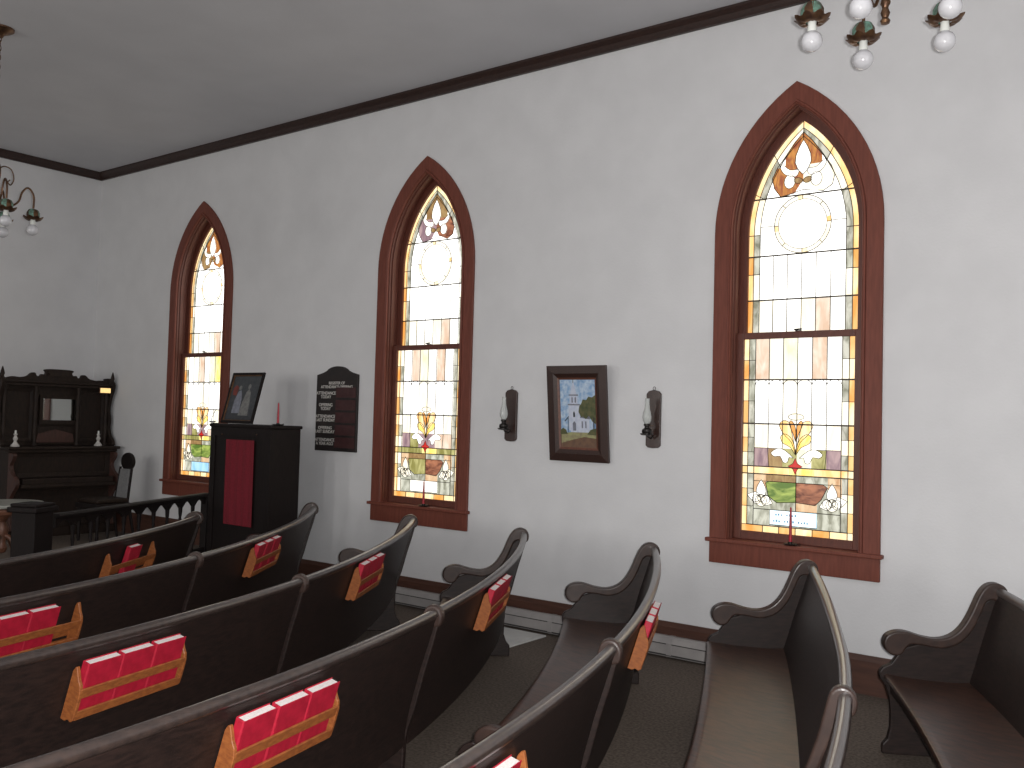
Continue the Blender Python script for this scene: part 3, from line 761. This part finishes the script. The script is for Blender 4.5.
# ------------------------------------------------------------------ tall cabinet with red cloth
t = empty('tall_cabinet', (-7.018, 5.37, 0)); tag(t, 'tall dark wooden cabinet with a red cloth front panel, beside the window wall', 'cabinet')
W, Dp, H_ = .437, .168, 1.535
mb = MB(); mb.box(-W, W, -Dp + .012, Dp, .06, H_ - .03, M['black']); mb.obj('body', t, bevel=.006)
mb = MB(); mb.box(-W - .015, W + .015, -Dp - .01, Dp + .01, H_ - .03, H_, M['black']); mb.obj('top', t, bevel=.008)
mb = MB(); mb.box(-W - .01, W + .01, -Dp - .005, Dp + .005, 0, .07, M['black']); mb.obj('plinth', t, bevel=.008)
mb = MB(); frame_part(mb, W, .72, W - .07, .64, -.012, -.012, M['black']); mb.obj('front_frame', t, loc=(0, -Dp + .012, .785))
# the cloth hangs in soft folds in the framed opening
mb = MB(); n = 40; vs = []
for i in range(n + 1):
    u = -.190 + .410 * i / n; dy = -.006 * math.cos(u * 60) * .5
    vs += [(u, -Dp - .004 + dy, .625), (u, -Dp - .004 + dy, 1.395)]
mb.add(vs, [(2 * i, 2 * i + 2, 2 * i + 3, 2 * i + 1) for i in range(n)], M['clothred']); mb.obj('cloth_panel', t, smooth=True); 
mb = MB(); mb.sphere((.25, -Dp - .008, 1.45), .006, M['brass'], 10, 6); mb.sphere((-.25, -Dp - .008, 1.44), .006, M['brass'], 10, 6); mb.obj('knob', t, smooth=True)

# leaning picture on the cabinet
w, h = .235, .245
t = empty('leaning_picture', (-7.20, 5.30, 1.537)); t.rotation_euler = (math.radians(-15), 0, 0)
tag(t, 'dark framed picture of robed figures leaning on top of the cabinet', 'picture')
mb = MB(); frame_part(mb, w, h, w - .022, h - .022, -.016, -.02, M['black']); frame_part(mb, w - .022, h - .022, w - .034, h - .034, -.014, -.008, M['brass']); mb.obj('frame', t, loc=(0, 0, h + .004))
mb = MB(); pw, ph = w - .033, h - .033; lay[0] = 0
pp([(-1, -1), (1, -1), (1, 1), (-1, 1)], 'p_night'); pp([(-1, -1), (1, -1), (1, -.55), (.2, -.45), (-1, -.6)], 'p_dark')
pp([(-.1, -.8), (.62, -.8), (.55, -.2), (.45, .25), (.3, .42), (.12, .25), (0, -.2)], 'p_fig'); pp(ell(.28, .52, .11, .12, 12), 'p_fig')
pp([(-.62, -.7), (-.05, -.7), (-.1, 0), (-.25, .35), (-.45, .3), (-.6, -.1)], 'p_grey'); pp(ell(-.36, .46, .11, .11, 12), 'p_fig')
pp([(-.85, .15), (-.55, .1), (-.5, .5), (-.7, .6), (-.88, .45)], 'p_red')
mb.obj('print', t, loc=(0, 0, h + .004), fix=False)
mb = MB()
for s_ in (-1, 1): mb.tube([(s_ * .10, .002, .30), (s_ * .12, .075, .028)], .004, M['iron'], 6)
mb.obj('strut', t)
t = empty('wire_plate_stand', (-7.44, 5.21, 1.5352)); tag(t, 'small wire stand with a white saucer beside the leaning picture', 'stand')
mb = MB(); mb.tube([(-.03, 0, .003), (-.02, 0, .05), (.0, .01, .10), (.015, .02, .14)], .003, M['iron'], 6); mb.tube([(-.03, 0, .003), (.045, 0, .003), (.05, .03, .003)], .003, M['iron'], 6); mb.obj('wire', t)
mb = MB(); mb.lathe([(.002, 0), (.02, .002), (.034, .012), (.036, .016), (.02, .008), (.002, .006)], M['white'], (.005, -.01, .007), 18); mb.obj('saucer', t, smooth=True)
candle('taper_candle', (-6.66, 5.34, 1.5352), .20, 'red taper candle in a low dark dish on top of the cabinet', None, .055)

# ------------------------------------------------------------------ altar rail
A0 = Vector((-7.16, 3.62, .2)); A1 = Vector((-8.11, 5.62, .2)); L = (A1 - A0).length
ang = math.atan2(A1.y - A0.y, A1.x - A0.x)
t = empty('altar_rail', A0, ang); tag(t, 'dark wooden altar rail with arched balusters in front of the platform', 'railing')
RH = .62
mb = MB(); mb.prism([(-.045, RH - .035), (.045, RH - .035), (.05, RH - .015), (.035, RH), (-.035, RH), (-.05, RH - .015)], 0, L, lambda p, q, s_: (s_, p, q), M['black']); mb.obj('handrail', t, bevel=.004)
mb = MB(); mb.box(0, L, -.02, .02, .04, .08, M['black']); mb.obj('bottom_rail', t, bevel=.004)
nb = 10; sp = L / nb
mb = MB()
for k in range(nb):
    # arched spandrel between balusters
    x0_ = k * sp; pts = [(x0_, RH - .035), (x0_, RH - .11)] + [(x0_ + .022 + (sp - .044) * i / 10, RH - .11 + .055 * math.sin(PI * i / 10)) for i in range(11)] + [(x0_ + sp, RH - .11), (x0_ + sp, RH - .035)]
    mb.prism(pts, -.012, .012, lambda p, q, s_: (p, s_, q), M['black'])
mb.obj('arcade', t)
for k in range(1, nb):
    mb = MB(); mb.lathe([(.018, .08), (.018, .12), (.011, .14), (.018, .18), (.021, .23), (.012, .30), (.011, .36), (.016, .40), (.012, .42), (.018, .46), (.021, RH - .10)], M['black'], (k * sp, 0, 0), 10)
    mb.obj('baluster', t, smooth=True)
mb = MB(); mb.box(L - .02, L + .045, -.033, .033, 0, RH, M['black']); mb.obj('end_post', t, bevel=.005)
t = empty('newel_post', (-7.05, 3.40, .2), ang); tag(t, 'thick square dark newel post at the left end of the altar rail', 'post')
mb = MB(); mb.box(-.10, .10, -.10, .10, 0, .66, M['black']); mb.obj('shaft', t, bevel=.006)
mb = MB(); mb.box(-.125, .125, -.125, .125, .66, .70, M['black']); mb.box(-.11, .11, -.11, .11, .70, .725, M['black']); mb.obj('cap', t, bevel=.008)
mb = MB(); mb.box(-.12, .12, -.12, .12, 0, .09, M['black']); mb.obj('base', t, bevel=.008)

# ------------------------------------------------------------------ marble-topped stand
t = empty('marble_topped_table', (-8.55, 3.86, .2)); tag(t, 'small table with pale marble top and carved brown splayed legs, at the left edge', 'table')
mb = MB(); mb.lathe([(.002, .555), (.30, .555), (.325, .565), (.33, .58), (.32, .59), (.002, .59)], M['marble'], n=36); mb.obj('table_top', t, smooth=True)
mb = MB(); mb.lathe([(.02, .50), (.26, .50), (.27, .53), (.26, .555), (.02, .555)], M['tableleg'], n=30); mb.obj('table_skirt', t, smooth=True)
mb = MB(); mb.lathe([(.01, .14), (.035, .15), (.05, .19), (.03, .24), (.045, .30), (.055, .36), (.03, .42), (.06, .47), (.09, .50), (.01, .50)], M['tableleg'], n=16); mb.obj('pedestal', t, smooth=True)
for k in range(4):
    a = k * PI / 2 + .5; c, s_ = math.cos(a), math.sin(a)
    pts = smooth_curve([(c * .02, s_ * .02, .30), (c * .09, s_ * .09, .27), (c * .15, s_ * .15, .16), (c * .23, s_ * .23, .06), (c * .27, s_ * .27, .02)], 4)
    mb = MB(); mb.tube(pts, [.022 - .008 * i / len(pts) for i in range(len(pts))], M['tableleg'], 8); mb.sphere((c * .275, s_ * .275, .0205), .02, M['tableleg'], 10, 6); mb.obj('leg', t, smooth=True)

# ------------------------------------------------------------------ parlour organ
OX, OY = -10.60, 5.31
t = empty('parlour_organ', (OX, OY, .2)); t.scale = (1, 1, 1); tag(t, 'tall dark carved parlour organ with a small mirror, against the end wall', 'organ')
HWO = .635
B = M['organ']
mb = MB(); mb.box(-.30, .22, -HWO + .04, HWO - .04, .10, .98, B); mb.obj('case', t, bevel=.008)
mb = MB(); mb.box(-.33, .26, -HWO, HWO, 0, .11, B); mb.obj('plinth', t, bevel=.01)
mb = MB(); mb.box(-.32, .34, -HWO - .02, HWO - .01, .975, 1.005, B); mb.box(-.30, .31, -HWO, HWO - .03, .94, .975, B); mb.obj('shelf', t, bevel=.01)
mb = MB(); mb.box(.18, .42, -HWO + .10, HWO - .10, .56, .60, B); mb.box(.18, .40, -HWO + .12, HWO - .12, .60, .66, B); mb.obj('key_slip', t, bevel=.006)
mb = MB(); frame_part(mb, HWO - .06, .20, HWO - .14, .14, -.02, -.012, B)
o = mb.obj('lower_panel', t, loc=(.222, 0, .32)); o.rotation_euler = (0, 0, PI / 2)
mb = MB(); frame_part(mb, HWO - .06, .13, HWO - .14, .09, -.02, -.012, B)
o = mb.obj('fall_panel', t, loc=(.222, 0, .80)); o.rotation_euler = (0, 0, PI / 2)
for s_ in (-1, 1):
    br = smooth_curve([(.22, .94), (.33, .93), (.31, .86), (.26, .80), (.30, .72), (.40, .66), (.41, .58), (.33, .50), (.27, .40), (.30, .25), (.36, .11), (.22, .10)], 3)
    mb = MB(); mb.prism(br, s_ * (HWO - .06) - .022, s_ * (HWO - .06) + .022, lambda p, q, u: (p, u, q), M['organred']); mb.obj('bracket', t, bevel=.005)
# hutch
mb = MB(); mb.box(-.12, -.02, -HWO + .03, HWO - .03, 1.005, 1.70, B); mb.obj('high_back', t, bevel=.005)
mb = MB(); mb.box(-.12, .10, -HWO, HWO, 1.675, 1.71, B); mb.box(-.12, .13, -HWO - .02, HWO + .02, 1.71, 1.73, B); mb.obj('cornice', t, bevel=.008)
for yy in (-.245, .245, -HWO + .05, HWO - .05):
    mb = MB(); mb.lathe([(.026, 1.005), (.03, 1.03), (.018, 1.06), (.024, 1.14), (.028, 1.22), (.018, 1.30), (.024, 1.34), (.018, 1.38), (.022, 1.50), (.026, 1.58), (.018, 1.62), (.032, 1.66), (.032, 1.68)], B, (.045, yy, 0), 12); mb.obj('column', t, smooth=True)
for s_ in (-1, 1):
    side = smooth_curve([(-.12, 1.0), (.14, 1.0), (.15, 1.06), (.09, 1.12), (.05, 1.20), (.06, 1.32), (.03, 1.42), (.06, 1.55), (.11, 1.66), (.12, 1.73), (.04, 1.80), (-.10, 1.80)], 3)
    mb = MB(); mb.prism(side, s_ * (HWO) - .02, s_ * (HWO) + .02, lambda p, q, u: (p, u, q), B); mb.obj('side_panel', t, bevel=.004)
    mb = MB(); mb.lathe([(.03, 1.73), (.034, 1.75), (.014, 1.77), (.024, 1.80), (.018, 1.83), (.004, 1.88)], B, (.08, s_ * (HWO), 0), 12); mb.obj('finial', t, smooth=True)
    mb = MB(); frame_part(mb, .165, .29, .135, .26, -.018, -.008, B)
    o = mb.obj('side_frame', t, loc=(-.02, s_ * .42, 1.35)); o.rotation_euler = (0, 0, PI / 2)
crest = smooth_curve([(-.60, 1.73), (-.60, 1.75), (-.52, 1.775), (-.44, 1.77), (-.36, 1.785), (-.31, 1.825), (-.27, 1.825), (-.255, 1.795), (-.22, 1.79), (-.20, 1.815), (-.165, 1.81), (-.15, 1.84), (-.17, 1.862), (-.13, 1.875), (0, 1.878), (.13, 1.875), (.17, 1.862), (.15, 1.84), (.165, 1.81),
          (.20, 1.815), (.22, 1.79), (.255, 1.795), (.27, 1.825), (.31, 1.825), (.36, 1.785), (.44, 1.77), (.52, 1.775), (.60, 1.75), (.60, 1.73)], 3)
mb = MB(); mb.prism(crest, .02, .06, lambda p, q, u: (u, p, q), B); mb.prism([(p * .8 * (1 if abs(p) < .2 else .9), 1.74 + (q - 1.73) * .7) for p, q in crest if abs(p) < .18], .06, .075, lambda p, q, u: (u, p, q), B)
mb.obj('crest', t, bevel=.006)
mb = MB(); frame_part(mb, .240, .165, .198, .122, -.03, -.022, B); o = mb.obj('mirror_frame', t, loc=(.002, .05, 1.417)); o.rotation_euler = (0, 0, PI / 2)
mb = MB(); mb.box(-.003, .003, -.205, .205, 1.290, 1.545, M['mirror']); o = mb.obj('mirror', t, loc=(.002, .05, 0)); o.rotation_euler = (0, 0, math.radians(3.3)); o['label'] = 'small rectangular mirror'
mb = MB(); mb.box(-.02, .02, -.24, .24, 1.02, 1.22, B); mb.prism([(-.22, 1.04), (.22, 1.04), (.20, 1.14), (.0, 1.19), (-.20, 1.14)], .02, .035, lambda p, q, u: (u, p, q), M['organred']); mb.obj('music_desk', t, bevel=.004)
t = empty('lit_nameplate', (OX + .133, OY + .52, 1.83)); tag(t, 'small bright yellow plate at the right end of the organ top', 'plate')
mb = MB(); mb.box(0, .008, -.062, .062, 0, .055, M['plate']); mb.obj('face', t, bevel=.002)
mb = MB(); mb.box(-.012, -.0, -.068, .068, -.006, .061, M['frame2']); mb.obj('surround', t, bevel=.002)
def figurine(y, label):
    t = empty('white_candlestick', (OX + .22, y, 1.2052)); tag(t, label, 'candlestick', 'white candlesticks on the organ shelf')
    mb = MB(); mb.lathe([(.002, 0), (.044, 0), (.046, .012), (.030, .03), (.02, .045), (.014, .06), (.022, .075), (.026, .09), (.016, .105), (.012, .12), (.02, .13), (.021, .14), (.002, .14)], M['white'], n=16); mb.obj('stick', t, smooth=True)
    mb = MB(); mb.lathe([(.002, .14), (.011, .14), (.010, .175), (.002, .177)], M['neck'], n=10); mb.obj('candle_stub', t, smooth=True)
figurine(OY - .53, 'left white candlestick standing on the organ shelf'); figurine(OY + .41, 'right white candlestick standing on the organ shelf')

# ------------------------------------------------------------------ chair in the corner
t = empty('parlour_chair', (-10.35, 6.0 - .26, .2), math.radians(-30)); tag(t, 'high-backed chair with round dark crest in the corner beside the organ', 'chair')
t.location = (-10.72, 5.66, .2)
t.location = (-9.98, 5.72, .2); t.rotation_euler = (0, 0, math.radians(-90))
# faces away from the window wall; local x to its right, local y forward
t.location = (-9.66, 5.45, .2); t.rotation_euler = (0, 0, PI)
for sx, sy in ((-.19, .20), (.19, .20)):
    mb = MB(); mb.lathe([(.014, 0), (.02, .04), (.014, .08), (.022, .2), (.026, .34), (.02, .38)], M['black'], (sx, sy, 0), 10); mb.obj('leg', t, smooth=True)
for sx in (-.16, .16):
    mb = MB(); mb.tube([(sx * 1.1, -.24, 0), (sx, -.17, .38)], [.014, .02], M['black'], 8); mb.obj('leg', t, smooth=True)
mb = MB(); mb.prism([(-.22, .24), (.22, .24), (.19, -.18), (-.19, -.18)], .36, .42, lambda p, q, u: (p, q, u), M['black']); mb.obj('seat_rail', t, bevel=.01)
mb = MB(); mb.prism([(-.20, .22), (.20, .22), (.17, -.16), (-.17, -.16)], .42, .47, lambda p, q, u: (p, q, u), M['organ']); mb.obj('seat', t, bevel=.02, seg=3)
mb = MB(); mb.prism([(-.105, .40), (.105, .40), (.095, .78), (-.095, .78)], -.20, -.15, lambda p, q, u: (p, u - (q - .4) * .12, q), M['uphol']); mb.obj('back_pad', t, bevel=.012)
for s_ in (-1, 1):
    mb = MB(); mb.tube([(s_ * .125, -.17, .40), (s_ * .115, -.215, .80)], .014, M['black'], 8); mb.obj('stile', t, smooth=True)
mb = MB(); mb.prism(ell(0, .86, .125, .10, 24), -.255, -.215, lambda p, q, u: (p, u, q), M['black']); mb.obj('crest', t, bevel=.012)

# ------------------------------------------------------------------ chandeliers
def chandelier(c, zb, phi0, label, tilt=()):
    """zb = height of the bulb centres"""
    t = empty('chandelier', (c[0], c[1], zb)); tag(t, label, 'chandelier', 'brass chandeliers with white bulbs')
    Zc = ZC - zb
    mb = MB(); mb.lathe([(.004, Zc - .075), (.02, Zc - .07), (.03, Zc - .05), (.075, Zc - .028), (.098, Zc - .012), (.10, Zc), (.004, Zc)], M['brass'], n=24); mb.obj('canopy', t, smooth=True)
    mb = MB(); z = Zc - .08; k = 0
    while z > .62:
        pts = []
        for i in range(13):
            a = 2 * PI * i / 12; u = .011 * math.cos(a); w_ = .024 * math.sin(a)
            pts.append((u, 0, z + w_) if k % 2 else (0, u, z + w_))
        mb.tube(pts, .0035, M['brass'], 6, cap=False); z -= .037; k += 1
    mb.obj('chain', t, smooth=True)
    mb = MB(); mb.lathe([(.004, .09), (.010, .095), (.014, .11), (.020, .12), (.018, .13), (.012, .145), (.03, .165), (.048, .20), (.052, .24), (.035, .29), (.018, .33), (.026, .36), (.036, .40), (.024, .45), (.014, .50), (.02, .54), (.03, .56), (.02, .60), (.008, .62), (.004, .63)], M['brass'], n=20, wave=.06, wn=8); mb.obj('column', t, smooth=True)
    mb = MB(); mb.lathe([(.003, .035), (.017, .037), (.020, .048), (.012, .060), (.019, .080), (.012, .10), (.003, .105)], M['brass'], n=16); mb.obj('pendant_finial', t, smooth=True)
    R0 = .285
    for i in range(5):
        a = phi0 + i * 2 * PI / 5; c_, s_ = math.cos(a), math.sin(a)
        dz = tilt[i] if tilt else 0
        f = lambda r_, z_: (r_ * c_, r_ * s_, z_)
        mb = MB()
        mb.tube(smooth_curve([f(.03, .24), f(.08, .19), f(.13, .17), f(.18, .21), f(.20, .28), f(.235, .325), f(.265, .305), f(R0, .255 + dz), f(R0, .17 + dz)], 4), .0075, M['brass'], 8)
        mb.tube(smooth_curve([f(.03, .44), f(.07, .47), f(.12, .45), f(.14, .38), f(.12, .33), f(.10, .35), f(.115, .37)], 4), .005, M['brass'], 7)
        arm = mb.obj('arm', t, smooth=True)
        lx, ly = R0 * c_, R0 * s_
        # leafy cup: curled open petals over a ruffled rim
        mb = MB()
        for k in range(8):
            b = 2 * PI * k / 8; cb, sb = math.cos(b), math.sin(b); tb = (-sb, cb)
            pr = [(.010, .165, .006), (.030, .158, .016), (.043, .135, .020), (.045, .110, .017), (.040, .090, .010), (.036, .078, .006)]
            vs = []
            for r_, z_, w_ in pr:
                for q in (-1, 0, 1): 
                    rr = r_ + (.004 if q == 0 else 0)
                    vs.append((lx + rr * cb + tb[0] * w_ * q, ly + rr * sb + tb[1] * w_ * q, z_ + dz))
            n = len(pr); base = len(vs)
            vs += [(lx + (v[0] - lx) * .93, ly + (v[1] - ly) * .93, v[2] - .001) for v in vs]
            fs = []
            for r_ in range(n - 1):
                for q in range(2):
                    A_ = r_ * 3 + q; fs.append((A_, A_ + 1, A_ + 4, A_ + 3)); fs.append((base + A_ + 3, base + A_ + 4, base + A_ + 1, base + A_))
            for r_ in range(n - 1):
                for q in (0, 2): A_ = r_ * 3 + q; fs.append((A_, A_ + 3, base + A_ + 3, base + A_))
            mb.add(vs, fs, M['verdi'] if k % 2 else M['brass'])
        mb.obj('leaf_cup', arm, smooth=True, fix=False)
        mb = MB(); n = 40; vs = []
        prr = [(.026, .082), (.044, .080), (.058, .086), (.070, .100), (.071, .097), (.058, .082), (.044, .075), (.026, .076)]
        for r_, z_ in prr:
            for k in range(n):
                b = 2 * PI * k / n; wv = 1 + .10 * math.cos(8 * b) * (r_ / .07) ** 2; vs.append((lx + r_ * wv * math.cos(b), ly + r_ * wv * math.sin(b), z_ + dz + .006 * math.cos(8 * b) * (r_ / .07) ** 2))
        N = len(prr)
        mb.add(vs, [(p * n + k, p * n + (k + 1) % n, ((p + 1) % N) * n + (k + 1) % n, ((p + 1) % N) * n + k) for p in range(N) for k in range(n)], M['brass'])
        mb.obj('ruffled_rim', arm, smooth=True)
        mb = MB(); mb.lathe([(.004, .035), (.019, .035), (.019, .05), (.017, .07), (.019, .10), (.004, .10)], M['neck'], (lx, ly, dz), 16); mb.obj('socket_sleeve', arm, smooth=True)
        mb = MB(); pr = [(.002, -.0445)] + [(.0435 * math.sin(q), -.0435 * math.cos(q)) for q in [PI * (j + .7) / 12 for j in range(9)]] + [(.020, .038), (.016, .045), (.002, .046)]
        mb.lathe(pr, M['bulb'], (lx, ly, dz), 24); mb.obj('bulb', t, smooth=True)
    return t
CAMR = Matrix(((.797, .001, .603), (.603, -.047, -.797), (.027, .999, -.038)))
phr = math.atan2(.797, -.603)               # horizontal viewing direction
chandelier((-1.060, 3.856), 3.268, math.radians(123.4), 'brass chandelier with white globe bulbs hanging before the right window')
chandelier((-7.50, 3.195), 3.035, math.radians(68), 'brass chandelier hanging at the left edge, on its chain from the ceiling')

# ------------------------------------------------------------------ light
w = bpy.data.worlds.new('World'); S.world = w; w.use_nodes = True
w.node_tree.nodes['Background'].inputs['Color'].default_value = (.75, .85, 1, 1); w.node_tree.nodes['Background'].inputs['Strength'].default_value = 1.0
def light(name, kind, loc, energy, color=(1, 1, 1), **kw):
    l = bpy.data.lights.new(name, kind); l.energy = energy; l.color = color
    for k, v in kw.items(): setattr(l, k, v)
    o = bpy.data.objects.new(name, l); COL.objects.link(o); o.location = loc
    return o
CAM = Vector((0, 0, 1.65))
import math as _m
v1 = Vector((-709 - 512, -(386 - 384), -924)).normalized(); v2 = Vector((1211 - 512, -(438 - 384), -924)).normalized()
Yv = (v2 - v1 * v1.dot(v2)).normalized(); Xv = -v1; Zv = Xv.cross(Yv)
Rw = Matrix((Xv, Yv, Zv))                   # camera -> world
# the camera's built-in flash, just right of the lens
for c in WC:                                # added fill lights at the invented windows of the unseen opposite wall
    o = light('window_daylight', 'AREA', (c, YO + .04, 2.2), 62, (1, .985, .95), shape='RECTANGLE', size=.76, size_y=2.5)
    o.rotation_euler = (math.radians(90), 0, 0)
light('camera_flash', 'POINT', CAM + Rw @ Vector((.040, .022, -.01)), 580, (1, .985, .97), shadow_soft_size=.012)

cam = bpy.data.cameras.new('camera'); cam.sensor_width = 36; cam.lens = 36 * 924 / 1024; cam.clip_start = .05
co = bpy.data.objects.new('camera', cam); COL.objects.link(co)
m4 = Rw.to_4x4(); m4.translation = CAM; co.matrix_world = m4
S.camera = co
S.view_settings.view_transform = 'Standard'; S.view_settings.look = 'None'; S.view_settings.gamma = 1; S.view_settings.exposure = 0
S.view_settings.use_curve_mapping = False
